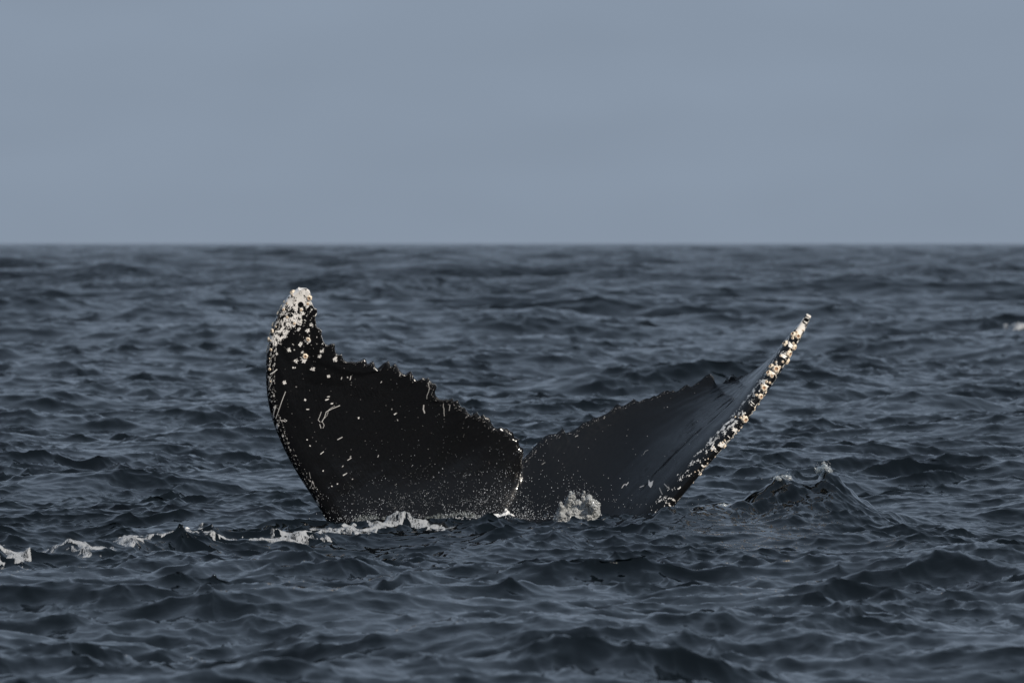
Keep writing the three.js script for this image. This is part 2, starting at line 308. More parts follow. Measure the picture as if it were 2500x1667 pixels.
const flukeGeometry = (() => {
  const ring = skin.ring, n = (SPAN + 1) * ring, mid = [], lead = [], trail = [], edge = [];
  for (let i = 0; i <= SPAN; i++) {
    const w = wOf(i), a = leadPx(w), b = trailPx(w), e = edgePx(w), zl = pixelKey[2](w), zt = pixelKey[5](w);
    lead.push(at(a[0], a[1], zl)); trail.push(at(b[0], b[1], zt)); edge.push(at(e[0], e[1], zt));
  }
  const centre = (i, t) => {               // the middle surface, slightly cupped
    const p = lead[i].clone().lerp(trail[i], t), w = wOf(i);
    p.z += (trail[i].z - lead[i].z) * 0.85 * (t - t * t) * smooth(w, 0.0, 0.3);         // the right lobe curls: its rear half stands squarer to the boat
    return p.addScaledVector(V(w > 0 ? 0.35 : -0.1, -0.3, -0.8), 0.05 * Math.sin(PI * t) * (1 - Math.abs(w)));
  };
  const pos = new Float32Array(n * 3), uv = new Float32Array(n * 2), a = V(), b = V(), q = V();
  for (let i = 0; i <= SPAN; i++) {
    const w = wOf(i), reach = Math.round(6 + 50 * Math.exp(-w * w / 0.02)), i0 = Math.max(0, i - reach), i1 = Math.min(SPAN, i + reach), thick = pixelKey[6](w), tooth = edge[i].clone().sub(trail[i]);
    for (let j = 0; j < ring; j++) {
      const side = j < CHORD ? -1 : 1, x = Math.abs(j - CHORD) / CHORD, t = chordOf(x), k = i * ring + j, c = centre(i, t);
      a.copy(centre(i1, t)).sub(centre(i0, t)); b.copy(centre(i, Math.min(1, t + 0.02))).sub(centre(i, Math.max(0, t - 0.02)));
      q.crossVectors(a, b).normalize();    // towards the boat
      const wave = 1 + 0.05 * fbm(w * 9, t * 3 + side * 5, 3);
      c.addScaledVector(tooth, Math.pow(smooth(t, 0.86, 1), 1.6));
      c.addScaledVector(q, side * (thick * profile(t) * wave + 0.004) + 0.006 * fbm(w * 5 + 3, t * 2, 2) + 0.0008 * fbm(w * 20 + t * 4, t * 9, 2) + (w > 0 ? 0.0045 * fbm(w * 2.2 + 8, t * 13, 3) * smooth(w, 0.05, 0.2) * smooth(t, 0.1, 0.2) : 0));
      pos[k * 3] = c.x; pos[k * 3 + 1] = c.y; pos[k * 3 + 2] = c.z;
      uv[k * 2] = (w + 1) / 2; uv[k * 2 + 1] = j / (ring - 1);
    }
  }
  const g = grid(SPAN + 1, ring, pos), extra = [];
  for (let i = 0; i < SPAN; i++) { const p = i * ring, q = p + ring - 1, r = p + ring, s = q + ring; extra.push(q, p, s, p, r, s); }   // closes the trailing edge
  for (const i of [0, SPAN]) for (let j = 1; j < CHORD; j++) { const p = i * ring + j, q = i * ring + ring - 1 - j; extra.push(p - 1, p, q, p - 1, q, q + 1); }
  const index = new Uint32Array(g.index.count + extra.length); index.set(g.index.array); index.set(extra, g.index.count);
  g.setIndex(new THREE.BufferAttribute(index, 1));
  g.setAttribute('uv', new THREE.BufferAttribute(uv, 2));
  g.computeVertexNormals();
  skin.position = pos; skin.normal = g.attributes.normal.array;
  let up = 0; for (let i = 300; i < 500; i++) up += skin.normal[(i * ring + CHORD + 40) * 3 + 2];
  if (up < 0) { for (let i = 0; i < index.length; i += 3) { const t = index[i]; index[i] = index[i + 1]; index[i + 1] = t; } g.computeVertexNormals(); skin.normal = g.attributes.normal.array; }
  return g;
})();

// skin: near black, with white scars, scratches and barnacle marks; drawn along the body's own span and girth
const CW = 1400, CH = 660, CX = 600, CY = 660, CK = 1.4;
const marks = document.createElement('canvas'); marks.width = CW * CK; marks.height = CH * CK;
{
  const g = marks.getContext('2d');
  g.fillStyle = '#000'; g.fillRect(0, 0, marks.width, marks.height);
  g.scale(CK, CK); g.translate(-CX, -CY);
  const tone = (k) => { const c = Math.round(255 * k); return `rgb(${c},${c},${c})`; };
  const spot = (u, v, r, k = 1, flat = 1, turn = 0) => {      // a ragged blot
    g.fillStyle = tone(k); g.beginPath();
    for (let i = 0; i < 18; i++) { const a = i / 18 * 2 * PI, q = r * (0.78 + 0.5 * n2(Math.cos(a) * 1.3 + u, Math.sin(a) * 1.3 + v)), x = Math.cos(a) * q, y = Math.sin(a) * q * flat; g.lineTo(u + x * Math.cos(turn) - y * Math.sin(turn), v + x * Math.sin(turn) + y * Math.cos(turn)); }
    g.fill();
  };
  const line = (pts, wd, k = 1) => {
    g.strokeStyle = tone(k * 0.85); g.lineWidth = wd * 0.72; g.lineCap = 'round'; g.lineJoin = 'round'; g.beginPath();
    pts.forEach(([u, v], i) => (i ? g.lineTo(u, v) : g.moveTo(u, v))); g.stroke();
  };
  const scar = (u, v, r) => { spot(u, v, r, 0.95); for (let i = 0; i < 5; i++) spot(u + gauss() * r * 0.6, v + gauss() * r * 0.6, r * 0.22, 0.05); };
  for (const a of [[743, 871, 11], [751, 829, 9], [734, 836, 6], [723, 876, 7], [705, 849, 6], [764, 896, 6], [818, 876, 6], [732, 783, 8], [730, 800, 5], [752, 804, 6], [760, 790, 5], [695, 928, 5.5], [803, 913, 4.5], [786, 855, 5], [781, 866, 5], [739, 856, 4], [676, 858, 4]]) scar(...a);
  for (const a of [[745, 969, 3.5], [752, 993, 5, 1, 0.4], [810, 979, 4.5, 1, 0.5, -0.4], [799, 969, 5, 1, 0.4, -0.3], [802, 962, 4.5, 1, 0.4, -0.2], [750, 1068, 2], [757, 1083, 2], [789, 1145, 2], [876, 1014, 3], [966, 1005, 5, 0.95, 0.4, -0.5], [931, 929, 3, 0.8, 0.4, -0.8], [690, 1061, 4], [676, 1037, 5, 0.8, 2, 0.2], [775, 1228, 4, 0.6, 2.4, -0.3], [782, 1249, 4, 0.5, 2.4, -0.4], [719, 849, 2], [716, 892, 3], [721, 892, 2], [824, 1178, 2], [810, 1184, 2], [670, 990, 4, 0.8, 1.6, 0.3], [668, 960, 3, 0.8]]) spot(...a);
  for (const [pts, wd, k] of [[[[697, 949], [688, 972], [680, 996], [673, 1018]], 1.8], [[[673, 984], [668, 1003], [666, 1018]], 3.2, 0.85], [[[676, 896], [668, 903], [660, 908]], 3.2], [[[664, 925], [659, 938], [655, 948]], 2.4, 0.8], [[[660, 915], [656, 930]], 3, 0.8], [[[830, 984], [812, 991], [797, 999], [793, 1012], [786, 1024]], 2.2, 0.9], [[[818, 984], [803, 994], [799, 1008], [788, 1019]], 1.2, 0.9], [[[785, 999], [781, 1010], [777, 1019], [782, 1024]], 1.7, 0.9], [[[787, 1023], [792, 1032], [789, 1039]], 1.6, 0.9], [[[781, 1030], [784, 1039]], 2.2, 0.9], [[[684, 1021], [694, 1022]], 2], [[[855, 922], [857, 914]], 2.6], [[[833, 921], [835, 916]], 2], [[[825, 1067], [836, 1061]], 2.6], [[[783, 1103], [790, 1097]], 2.6], [[[849, 1118], [858, 1112]], 2], [[[838, 1156], [847, 1150]], 2.6], [[[923, 1110], [925, 1105]], 2], [[[1043, 936], [1041, 944], [1044, 952], [1044, 968]], 1.7, 0.8], [[[1035, 986], [1034, 996], [1037, 1004]], 4, 0.7], [[[1081, 985], [1083, 1000], [1085, 1013]], 1.8, 0.7], [[[1094, 986], [1096, 1001]], 1.7, 0.7], [[[763, 1172], [760, 1184], [756, 1190]], 2.5, 0.5], [[[755, 1150], [758, 1165]], 1.8, 0.5], [[[887, 885], [880, 895]], 3, 0.9], [[[769, 1190], [763, 1172]], 2, 0.5]]) line(pts, wd, k ?? 1);
  line([[694, 1018], [700, 1021], [697, 1024], [690, 1022]], 1.6);
  // right lobe: a few pale flecks near the water and faint rubs
  g.fillStyle = tone(0.75); g.beginPath(); for (const [u, v] of [[1600, 1186], [1605, 1194], [1613, 1189], [1611, 1200], [1607, 1207], [1601, 1201]]) g.lineTo(u, v); g.fill();
  for (const [pts, wd, k] of [[[[1526, 1206], [1531, 1198], [1537, 1197]], 3, 0.8], [[[1538, 1200], [1543, 1193]], 4, 0.75], [[[1578, 1206], [1588, 1202]], 3, 0.75], [[[1629, 1206], [1633, 1218]], 3, 0.5], [[[1640, 1196], [1648, 1204]], 3, 0.6], [[[1579, 1122], [1583, 1113], [1590, 1111]], 2, 0.4], [[[1320, 1137], [1328, 1132]], 2, 0.35], [[[1402, 1066], [1408, 1063]], 2.4, 0.5]]) line(pts, wd, k);
  for (let i = 0; i < 220; i++) { const u = 650 + rnd() * 620, v = 830 + rnd() * 440; spot(u, v, 0.7 + 0.7 * rnd(), 0.12 + 0.5 * rnd() * rnd()); }
  for (let i = 0; i < 60; i++) { const u = 1300 + rnd() * 480, v = 960 + rnd() * 260; spot(u, v, 0.8 + 0.6 * rnd(), 0.1 + 0.4 * rnd() * rnd()); }
  for (let i = 0; i < 9; i++) spot(700 + rnd() * 330, 880 + rnd() * 330, 1.6, 0.3 + 0.5 * rnd(), 1.8, gauss());
}
const skinTextures = (() => {
  const tw = 2048, th = 1024, src = marks.getContext('2d').getImageData(0, 0, marks.width, marks.height).data, data = new Uint8Array(tw * th * 4), rough = new Uint8Array(tw * th * 4), relief = new Uint8Array(tw * th * 4);
  const mottle = (x, y, amount) => { const n = fbm(x, y, 5) + 0.35 * n2(x * 4.1, y * 4.1); return smooth(n, 0.62 - amount, 0.70 - amount); };
  for (let i = 0; i < tw; i++) {
    const w = -1 + 2 * (i + 0.5) / tw, a = leadPx(w), b = trailPx(w), chord = Math.hypot(a[0] - b[0], a[1] - b[1], (pixelKey[2](w) - pixelKey[5](w)) * S) / S, along = w * 2.3;
    for (let j = 0; j < th; j++) {
      const r = ((j + 0.5) / th) * 2 - 1, t = chordOf(Math.abs(r)), arc = t * chord * Math.sign(r), u = lerp(a[0], b[0], t), v = lerp(a[1], b[1], t), p = (j * tw + i) * 4;
      let white = 0, warm = 0;
      if (r > 0) { const x = Math.floor((u - CX) * CK), y = Math.floor((v - CY) * CK); if (x >= 0 && y >= 0 && x < marks.width && y < marks.height) white = src[(y * marks.width + x) * 4] / 255; }
      if (w < -0.6 && r > -0.25) {         // the scarred left tip: white over the tip and down a band behind the leading edge
        const tip = 1 - smooth(v, 735, 770), du = u - lerp(742, 664, (v - 745) / 95), band = (1 - smooth(Math.abs(du + 4), 14, 30)) * smooth(v, 735, 750) * (1 - smooth(v, 825, 860)), hole = Math.hypot(u - 734, v - 741) < 7 ? 0.9 : 0;
        const fleck = (1 - smooth(v, 760, 850)) * 0.22, amount = Math.max(tip * 0.92, band * 0.72, fleck * (r > 0 ? 1 : 0.5)) - hole;
        if (amount > 0) white = Math.max(white, mottle(u / 17, v / 17, amount));
      }
      if (w < -0.3 && Math.abs(arc) < 0.07) white = Math.max(white, 0.75 * mottle(along * 22, arc * 40, 0.22 + 0.25 * smooth(-w, 0.6, 0.9)));          // left leading edge
      if (w > 0.25 && arc > -0.16 && arc < 0.085) {                                        // right leading edge
        const dense = 0.38 - 0.14 * (1 - smooth(w, 0.34, 0.46)) + 0.22 * (smooth(w, 0.42, 0.5) - smooth(w, 0.56, 0.62)) + 0.5 * smooth(w, 0.9, 0.97), edge = (1 - smooth(arc, 0.045, 0.085)) * (1 - smooth(-arc, 0.10, 0.16));
        white = Math.max(white, mottle(along * 13, arc * 30 + 4, dense * edge)); warm = 0.25;
      }
      if (t > 0.965) white = Math.max(white, 0.5 * mottle(along * 30, arc * 60, 0.12));     // worn teeth
      const grain = 0.5 + 0.5 * fbm(along * 30, arc * 30, 3), base = [0.0016 + 0.002 * grain, 0.0018 + 0.002 * grain, 0.0024 + 0.002 * grain], pale = 0.72 + 0.16 * fbm(along * 12 + 5, arc * 12, 3);
      const c = [lerp(base[0], pale, white), lerp(base[1], pale * (0.965 - 0.03 * warm), white), lerp(base[2], pale * (0.93 - 0.12 * warm), white)];
      for (let q = 0; q < 3; q++) data[p + q] = 255 * Math.pow(c[q], 1 / 2.2);
      rough[p + 1] = 255 * clamp(0.17 + 0.09 * fbm(along * 18, arc * 18, 4) + 0.3 * white, 0, 1);
      relief[p] = relief[p + 1] = relief[p + 2] = 255 * clamp(0.35 + 0.18 * fbm(along * 6 + 2, arc * 45, 3) + 0.10 * fbm(along * 60, arc * 60, 3) + 0.25 * white, 0, 1);
      data[p + 3] = rough[p + 3] = relief[p + 3] = 255;
    }
  }
  return [data, rough, relief].map((d, k) => { const t = new THREE.DataTexture(d, tw, th); t.magFilter = THREE.LinearFilter; if (!k) t.colorSpace = THREE.SRGBColorSpace; t.needsUpdate = true; return t; });
})();
const skinMaterial = new THREE.MeshPhysicalMaterial({ map: skinTextures[0], roughnessMap: skinTextures[1], bumpMap: skinTextures[2], bumpScale: 0.0022, roughness: 1, ior: 1.34 });
const whale = new THREE.Group();
{
  const fluke = new THREE.Mesh(flukeGeometry, skinMaterial); fluke.name = 'tail_fluke'; whale.add(fluke);
}
// barnacles: steep little cones with ribbed plates and a dark brown mouth
function barnacleGeometry(k) {
  const pts = [[0.0, 0.30], [0.30, 0.28], [0.42, 0.50], [0.50, 0.66], [0.62, 0.70], [0.74, 0.62], [0.92, 0.30], [1.05, 0.0], [1.08, -0.25]].map(([x, y]) => new THREE.Vector2(x, y));
  const g = new THREE.LatheGeometry(pts, 26), p = g.attributes.position, col = new Float32Array(p.count * 3);
  for (let i = 0; i < p.count; i++) {
    const row = i % pts.length, a = Math.atan2(p.getZ(i), p.getX(i)), rib = 1 + (row > 3 ? 0.07 * Math.cos(a * 6 + k) + 0.05 * Math.cos(a * 15 + k * 3) : 0.1 * Math.cos(a * 4 + k)), f = rib * (1 + 0.07 * n3(p.getX(i) * 2 + k, p.getY(i) * 2, p.getZ(i) * 2));
    p.setXYZ(i, p.getX(i) * f, p.getY(i) * (1 + 0.12 * n2(a + k, k)), p.getZ(i) * f);
    const inside = row < 3 ? 1 : row === 3 ? 0.35 : 0, stain = Math.max(0, fbm(Math.cos(a) * 2 + k, Math.sin(a) * 2 + row * 0.3, 3)) * 0.9, m = clamp(inside * 0.85 + stain, 0, 1);
    col.set([lerp(0.72, 0.20, m), lerp(0.62, 0.085, m), lerp(0.49, 0.03, m)], i * 3);
  }
  g.setAttribute('color', new THREE.BufferAttribute(col, 3)); g.computeVertexNormals();
  return g;
}
const barnacleShapes = [0, 1, 2, 3, 4].map((k) => barnacleGeometry(k * 1.7 + 0.4));
const barnacleMaterial = new THREE.MeshStandardMaterial({ vertexColors: true, roughness: 0.7 });
function perch(u, v, side) {              // the skin point that faces the boat and is seen nearest to (u, v)
  let best = 1e9, at_ = -1; const p = V(), ring = skin.ring, i0 = u < 1260 ? 0 : SPAN / 2, i1 = u < 1260 ? SPAN / 2 : SPAN;
  for (let i = i0; i <= i1; i++) for (let j = 10; j < ring - 4; j++) {
    const k = (i * ring + j) * 3;
    if (skin.normal[k + 2] < side) continue;
    const [a, b] = toPixel(p.set(skin.position[k], skin.position[k + 1], skin.position[k + 2])), e = (a - u) ** 2 + (b - v) ** 2;
    if (e < best) { best = e; at_ = k; }
  }
  return [V(...skin.position.slice(at_, at_ + 3)), V(...skin.normal.slice(at_, at_ + 3))];
}
[[1937, 816, 8.5], [1949, 820, 8.5], [1917, 839, 10], [1940, 848, 9.5], [1928, 863, 10], [1923, 883, 10.5], [1883, 894, 8.5], [1897, 902, 10.5], [1877, 911, 9], [1886, 919, 6], [1867, 948, 9.5], [1856, 967, 8.5], [1817, 1023, 10.5], [1778, 1097, 6.5], [1720, 1167, 5],
  [713, 713, 9], [692, 736, 5.5], [683, 745, 6], [678, 754, 5], [675, 762, 7.5], [664, 790, 8.5], [663, 808, 7], [657, 815, 5.5], [654, 827, 9], [649, 845, 4], [646, 853, 4], [644, 859, 3.5], [743, 871, 8], [751, 829, 6], [735, 757, 4], [754, 728, 8], [751, 742, 5], [718, 790, 4], [700, 775, 4], ...Array.from({ length: 44 }, (_, i) => { const w = 0.36 + 0.6 * ((i + rnd()) / 44), p = leadPx(w), q = gauss() * 9; return [p[0] + q * 0.84, p[1] + q * 0.55, 1.8 + 2.6 * rnd() * smooth(w, 0.3, 0.7)]; }), ...Array.from({ length: 9 }, (_, i) => { const w = -0.98 + 0.28 * ((i + rnd()) / 9), p = leadPx(w); return [p[0] + 3 + 9 * rnd(), p[1], 2 + 2.5 * rnd()]; })].forEach(([u, v, r], k) => {
  const [p, n] = perch(u, v, u < 690 ? -0.2 : 0.1), b = new THREE.Mesh(barnacleShapes[k % 5], barnacleMaterial), s = r / S * 0.84;
  b.name = k ? `barnacle_${String(k).padStart(3, '0')}` : 'barnacle';
  b.scale.set(s, s * (u > 1260 ? 0.72 : 0.62), s); b.quaternion.setFromUnitVectors(V(0, 1, 0), n).multiply(new THREE.Quaternion().setFromAxisAngle(V(0, 1, 0), k * 1.3)); b.position.copy(p);
  whale.add(b);
});
put(whale, 'humpback_whale', 'black whale tail fluke with white scarred, barnacled tips rising out of the sea', 'whale');

// ---------- white water ----------
const froth = (() => {                    // bubbles and holes in foam: opacity in one map, relief in the other
  const n = 1024, a = new Uint8Array(n * n * 4), r = new Uint8Array(n * n * 4);
  for (let j = 0; j < n; j++) for (let i = 0; i < n; i++) {
    const x = i / n * 2 * PI, y = j / n * 2 * PI, q = (k, s) => n3(Math.cos(x) * k + s, Math.sin(x) * k, Math.sin(y) * k * 0.7) * 0.5 + n3(Math.sin(x) * k, Math.cos(y) * k * 0.7, Math.sin(y) * k * 0.7 + s) * 0.5;
    const cells = Math.min(Math.abs(q(9, 1)), Math.abs(q(16, 4)) * 1.2, Math.abs(q(31, 2)) * 1.5), v = 0.5 - 1.1 * cells + 0.5 * q(3, 7) + 0.25 * q(60, 3), p = (j * n + i) * 4;
    a[p] = a[p + 1] = a[p + 2] = 255 * clamp(smooth(v, 0.05, 0.55), 0.03, 0.62); r[p] = r[p + 1] = r[p + 2] = 255 * clamp(0.5 + 0.4 * q(40, 5) + 0.3 * q(80, 6), 0, 1); a[p + 3] = r[p + 3] = 255;
  }
  return [a, r].map((d) => { const t = new THREE.DataTexture(d, n, n); t.wrapS = t.wrapT = THREE.RepeatWrapping; t.magFilter = THREE.LinearFilter; t.needsUpdate = true; return t; });
})();
const foamMaterial = new THREE.MeshStandardMaterial({ color: new THREE.Color().setRGB(0.62, 0.61, 0.60), roughness: 0.7 });
const filmMaterial = new THREE.MeshStandardMaterial({ color: new THREE.Color().setRGB(0.50, 0.51, 0.52), roughness: 0.6, alphaMap: froth[0], transparent: true, bumpMap: froth[1], bumpScale: 0.006 });
const sheetMaterial = new THREE.MeshPhysicalMaterial({ color: new THREE.Color().setRGB(0.30, 0.33, 0.33), roughness: 0.28, ior: 1.333, transmission: 0.5, bumpMap: froth[1], bumpScale: 0.004, alphaMap: froth[0], transparent: true });
const glassy = new THREE.MeshPhysicalMaterial({ color: new THREE.Color().setRGB(0.80, 0.84, 0.86), roughness: 0.12, ior: 1.333, transmission: 0.8 });
const wetFoam = new THREE.MeshPhysicalMaterial({ color: new THREE.Color().setRGB(0.52, 0.53, 0.53), roughness: 0.13, ior: 1.333, transmission: 0.5 });
// foam lies on the water: a sheet that follows the waves and comes out of the water only where the foam is thick enough
function foamSheet(x0, x1, z0, z1, cellX, cellZ, thickness, coarse = 0.01) {
  const nx = Math.round((x1 - x0) / cellX), nz = Math.round((z1 - z0) / cellZ), pos = new Float32Array((nx + 1) * (nz + 1) * 3), keep = new Uint8Array((nx + 1) * (nz + 1)), o = [0, 0, 0];
  for (let j = 0, k = 0; j <= nz; j++) for (let i = 0; i <= nx; i++, k++) {
    const x = x0 + i * cellX, z = z0 + j * cellZ, t = thickness(x, z);
    water(x, z, coarse, o); keep[k] = t > -0.02;
    pos[k * 3] = o[0]; pos[k * 3 + 1] = o[1] + t; pos[k * 3 + 2] = o[2];
  }
  const index = [], w = nx + 1;
  for (let j = 0; j < nz; j++) for (let i = 0; i < nx; i++) { const a = j * w + i; if (keep[a] + keep[a + 1] + keep[a + w] + keep[a + w + 1]) index.push(a, a + w, a + 1, a + 1, a + w, a + w + 1); }
  const used = new Map(), kept = [], list = [], uvs = [];
  for (const v of index) { if (!used.has(v)) { used.set(v, used.size); kept.push(pos[v * 3], pos[v * 3 + 1], pos[v * 3 + 2]); uvs.push(pos[v * 3] / 1.5, pos[v * 3 + 2] / 3.2); } list.push(used.get(v)); }
  const g = new THREE.BufferGeometry(); g.setAttribute('position', new THREE.Float32BufferAttribute(kept, 3)); g.setAttribute('uv', new THREE.Float32BufferAttribute(uvs, 2)); g.setIndex(list); g.computeVertexNormals();
  return g;
}
function foamStrip(name, label, path, width, strength) {
  const pts = path.map(([u, v]) => onSea(u, v)), m = 1.1, xs = pts.map((p) => p.x), zs = pts.map((p) => p.z);
  const g = foamSheet(Math.min(...xs) - m * 0.5, Math.max(...xs) + m * 0.5, Math.min(...zs) - m * 2, Math.max(...zs) + m * 2, 0.016, 0.030, (x, z) => {
    const [d, t, i] = toLine(x, z, pts), w = 0.9 * lerp(path[i - 1][2] ?? width, path[i][2] ?? width, t), k = lerp(path[i - 1][3] ?? strength, path[i][3] ?? strength, t);
    if (d > w * 2.2) return -1;
    const n = fbm(x * 3.2 + 9, z * 1.1, 4) * 0.9 + 0.32 * fbm(x * 17, z * 8, 3), lace = 1 - Math.abs(n2(x * 7 + 0.4 * n2(x * 3, z * 2), z * 3.2)) * 1.6;
    return clamp((k - d / w + 1.5 * n + 0.8 * lace - 0.38) * 0.022, -0.04, 0.008) + 0.004 * fbm(x * 34, z * 20, 2);
  });
  return put(new THREE.Mesh(g, filmMaterial), name, label, 'foam', null, 'stuff');
}
foamStrip('foam_trail', 'white foam streaks trailing from the left fluke across the dark water', trailPath, 0.2, 0.6);
foamStrip('foam_patch', 'small white foam patch where the middle of the tail meets the water', [[1180, 1272, 0.12, 0.75], [1215, 1268, 0.16, 0.95], [1250, 1266, 0.12, 0.8]], 0.15, 0.8);

// lumps of broken water: many drops melted into one another
function lumps(drops, cell, bumpy, material) {
  const box = new THREE.Box3(); for (const [p, r] of drops) box.expandByPoint(p.clone().addScalar(r * 1.6 + 0.025)).expandByPoint(p.clone().addScalar(-r * 1.6 - 0.025));
  const size = box.getSize(V()), half = Math.max(size.x, size.y, size.z) / 2, mid = box.getCenter(V()), n = Math.min(110, Math.ceil(2 * half / cell)), mc = new MarchingCubes(n, material, false, false, 400000);
  mc.reset(); mc.isolation = 0;
  const f = mc.field, e = new Float32Array(n * n * n), step = 2 * half / n, lo = mid.clone().addScalar(-half);
  for (const [p, r, sy = 1] of drops) {
    const far = r * Math.max(1, sy) + 0.05, [i0, j0, k0] = [0, 1, 2].map((c) => Math.max(0, Math.floor((p.getComponent(c) - far - lo.getComponent(c)) / step))), [i1, j1, k1] = [0, 1, 2].map((c) => Math.min(n - 1, Math.ceil((p.getComponent(c) + far - lo.getComponent(c)) / step)));
    for (let k = k0; k <= k1; k++) for (let j = j0; j <= j1; j++) for (let i = i0; i <= i1; i++) { const q = Math.hypot(lo.x + i * step - p.x, (lo.y + j * step - p.y) / sy, lo.z + k * step - p.z) - r; if (q < 0.05) e[(k * n + j) * n + i] += Math.exp(-q * 130); }
  }
  for (let k = 0; k < n; k++) for (let j = 0; j < n; j++) for (let i = 0; i < n; i++) {
    const m = (k * n + j) * n + i, d = e[m] > 0 ? -Math.log(e[m]) / 130 : 0.05;
    f[m] = -(d < 0.03 ? d + bumpy * fbm3((lo.x + i * step) * 48, (lo.y + j * step) * 48, (lo.z + k * step) * 48, 3) : d);
  }
  mc.update();
  const c = mc.count, g = new THREE.BufferGeometry();
  g.setAttribute('position', new THREE.BufferAttribute(mc.positionArray.slice(0, c * 3), 3));
  g.scale(half, half, half); g.translate(mid.x, mid.y, mid.z);
  const m = mergeVertices(g, 1e-4); m.computeVertexNormals();
  return m;
}
// thin jets thrown up from a foot: chains of shrinking drops, some torn loose at the end
function jets(count, foot, reach, z, thick) {
  const drops = [];
  for (let i = 0; i < count; i++) {
    const s = rnd() * 2 - 1, [u0, v0] = foot(s), h = reach(s) * (0.55 + 0.5 * rnd()), side = s * 0.55 + 0.25 * gauss(), r = thick * (0.6 + 0.7 * rnd()), zz = z + gauss() * 0.05, n = 9;
    for (let k = 0; k < n; k++) { const t = k / (n - 1); drops.push([at(u0 + side * h * t * (1 - 0.2 * t) + gauss() * 1.2, v0 - h * (t - 0.22 * t * t * Math.abs(side)), zz + 0.05 * t), r * (1.1 - 0.85 * t)]); }
    if (rnd() < 0.7) drops.push([at(u0 + side * h * 1.05, v0 - h * (1.02 + 0.1 * rnd()), zz), r * 0.4]);
  }
  return drops;
}
const splash = (name, label, drops, cell, bumpy, material) => put(new THREE.Mesh(lumps(drops, cell, bumpy, material), material), name, label, 'splash', null, 'stuff');
{ // the glassy dome of broken water before the right lobe
  const z = 1.0, drops = [...jets(16, (s) => [1410 + s * 44, 1256 - 36 * (1 - s * s)], (s) => 26 * (1 - 0.5 * s * s), z + 0.02, 0.0050), ...jets(8, (s) => [1458 + s * 7, 1258], () => 44, z, 0.0045)];
  for (let i = 0; i <= 16; i++) {
    const s = i / 8 - 1, top = Math.max(6, 60 * (1 - Math.pow(Math.abs(s * 0.94 + 0.06), 1.6)) * (0.86 + 0.28 * rnd()));
    for (let h = 0; h < top; h += 8) drops.push([at(1406 + s * 47 + gauss() * 2, 1276 - h, z + gauss() * 0.028 - 0.03 * h / 60), (0.019 + 0.010 * rnd()) * (1 - 0.45 * h / 66)]);
  }
  splash('splash_dome', 'grey white dome of broken water bursting up before the right lobe', drops, 0.0042, 0.011, wetFoam);
}
{ // the low wall of water that the left lobe has lifted: a thin curved film with a torn rim
  const top = [[838, 1296], [850, 1288], [860, 1272], [868, 1262], [884, 1259], [905, 1259], [916, 1261], [930, 1266], [943, 1259], [956, 1266], [970, 1270], [985, 1273], [1000, 1277], [1016, 1277], [1032, 1268], [1048, 1261], [1064, 1256], [1080, 1254], [1096, 1255], [1112, 1251], [1128, 1252], [1144, 1250], [1160, 1255], [1180, 1262], [1200, 1268]];
  const n = 720, m = 22, pos = new Float32Array((n + 1) * (m + 1) * 6), uv = new Float32Array((n + 1) * (m + 1) * 4), z = 0.5;
  for (let side = 0, k = 0; side < 2; side++) for (let i = 0; i <= n; i++) {
    const u = lerp(838, 1200, i / n); let q = 1; while (q < top.length - 1 && top[q][0] < u) q++;
    const t = (u - top[q - 1][0]) / (top[q][0] - top[q - 1][0]), tear = 5 * fbm(u * 0.13, 3, 4) + 5 * Math.max(0, n2(u * 0.31, 8)) ** 2, v1 = lerp(top[q - 1][1], top[q][1], t) - tear, v0 = Math.max(v1 + 2, 1306 - 0.035 * (u - 838));
    for (let j = 0; j <= m; j++, k++) {
      const h = j / m, p = at(u + 2.5 * fbm(u * 0.05, h * 2, 2), lerp(v0, v1, h), z + 0.07 * (1 - h) * (1 - h) + 0.03 * fbm(u * 0.045, h * 1.5, 3) + 0.008 * fbm(u * 0.3, h * 6, 2));
      pos.set([p.x, p.y, p.z - side * (0.014 - 0.010 * h)], k * 3); uv.set([p.x / 0.55, p.y / 0.35], k * 2);
    }
  }
  const half = pos.length / 2, parts = [0, 1].map((c) => { const g = grid(n + 1, m + 1, pos.slice(c * half, (c + 1) * half)); g.setAttribute('uv', new THREE.BufferAttribute(uv.slice(c * half / 3 * 2, (c + 1) * half / 3 * 2), 2)); g.computeVertexNormals(); return g; });
  put(new THREE.Mesh(mergeGeometries(parts), sheetMaterial), 'splash_sheet', 'low grey sheet of water lifted along the foot of the left lobe', 'splash', null, 'stuff');
}
{ // foam heap on the crest left of the tail
  const drops = [];
  for (const [u, v, r, n] of [[352, 1334, 11, 5], [365, 1327, 9, 5], [400, 1320, 7, 6], [415, 1318, 8, 7], [430, 1313, 8, 7], [445, 1309, 8, 7], [455, 1303, 8, 6], [466, 1310, 6, 5]]) for (let i = 0; i < n; i++) drops.push([at(u + gauss() * 6, v + gauss() * 4, 0.9 + gauss() * 0.05), (r * (0.6 + 0.5 * rnd())) / S]);
  splash('foam_heap', 'bright white foam heap on a small crest left of the tail', drops, 0.006, 0.012, foamMaterial).userData.category = 'foam';
}
{ // white water at the middle of the tail's foot
  const drops = [];
  for (let i = 0; i < 46; i++) drops.push([at(1195 + 60 * rnd(), 1268 - 12 * rnd() * rnd(), 0.7 + gauss() * 0.04), 0.008 + 0.010 * rnd()]);
  for (let i = 0; i < 5; i++) drops.push([at(1237 + gauss() * 3, 1262 - 4.5 * i, 0.7), 0.007 - 0.0004 * i]);
  splash('foam_spout', 'small white foam spout at the foot of the tail below the notch', drops, 0.005, 0.009, foamMaterial).userData.category = 'foam';
}
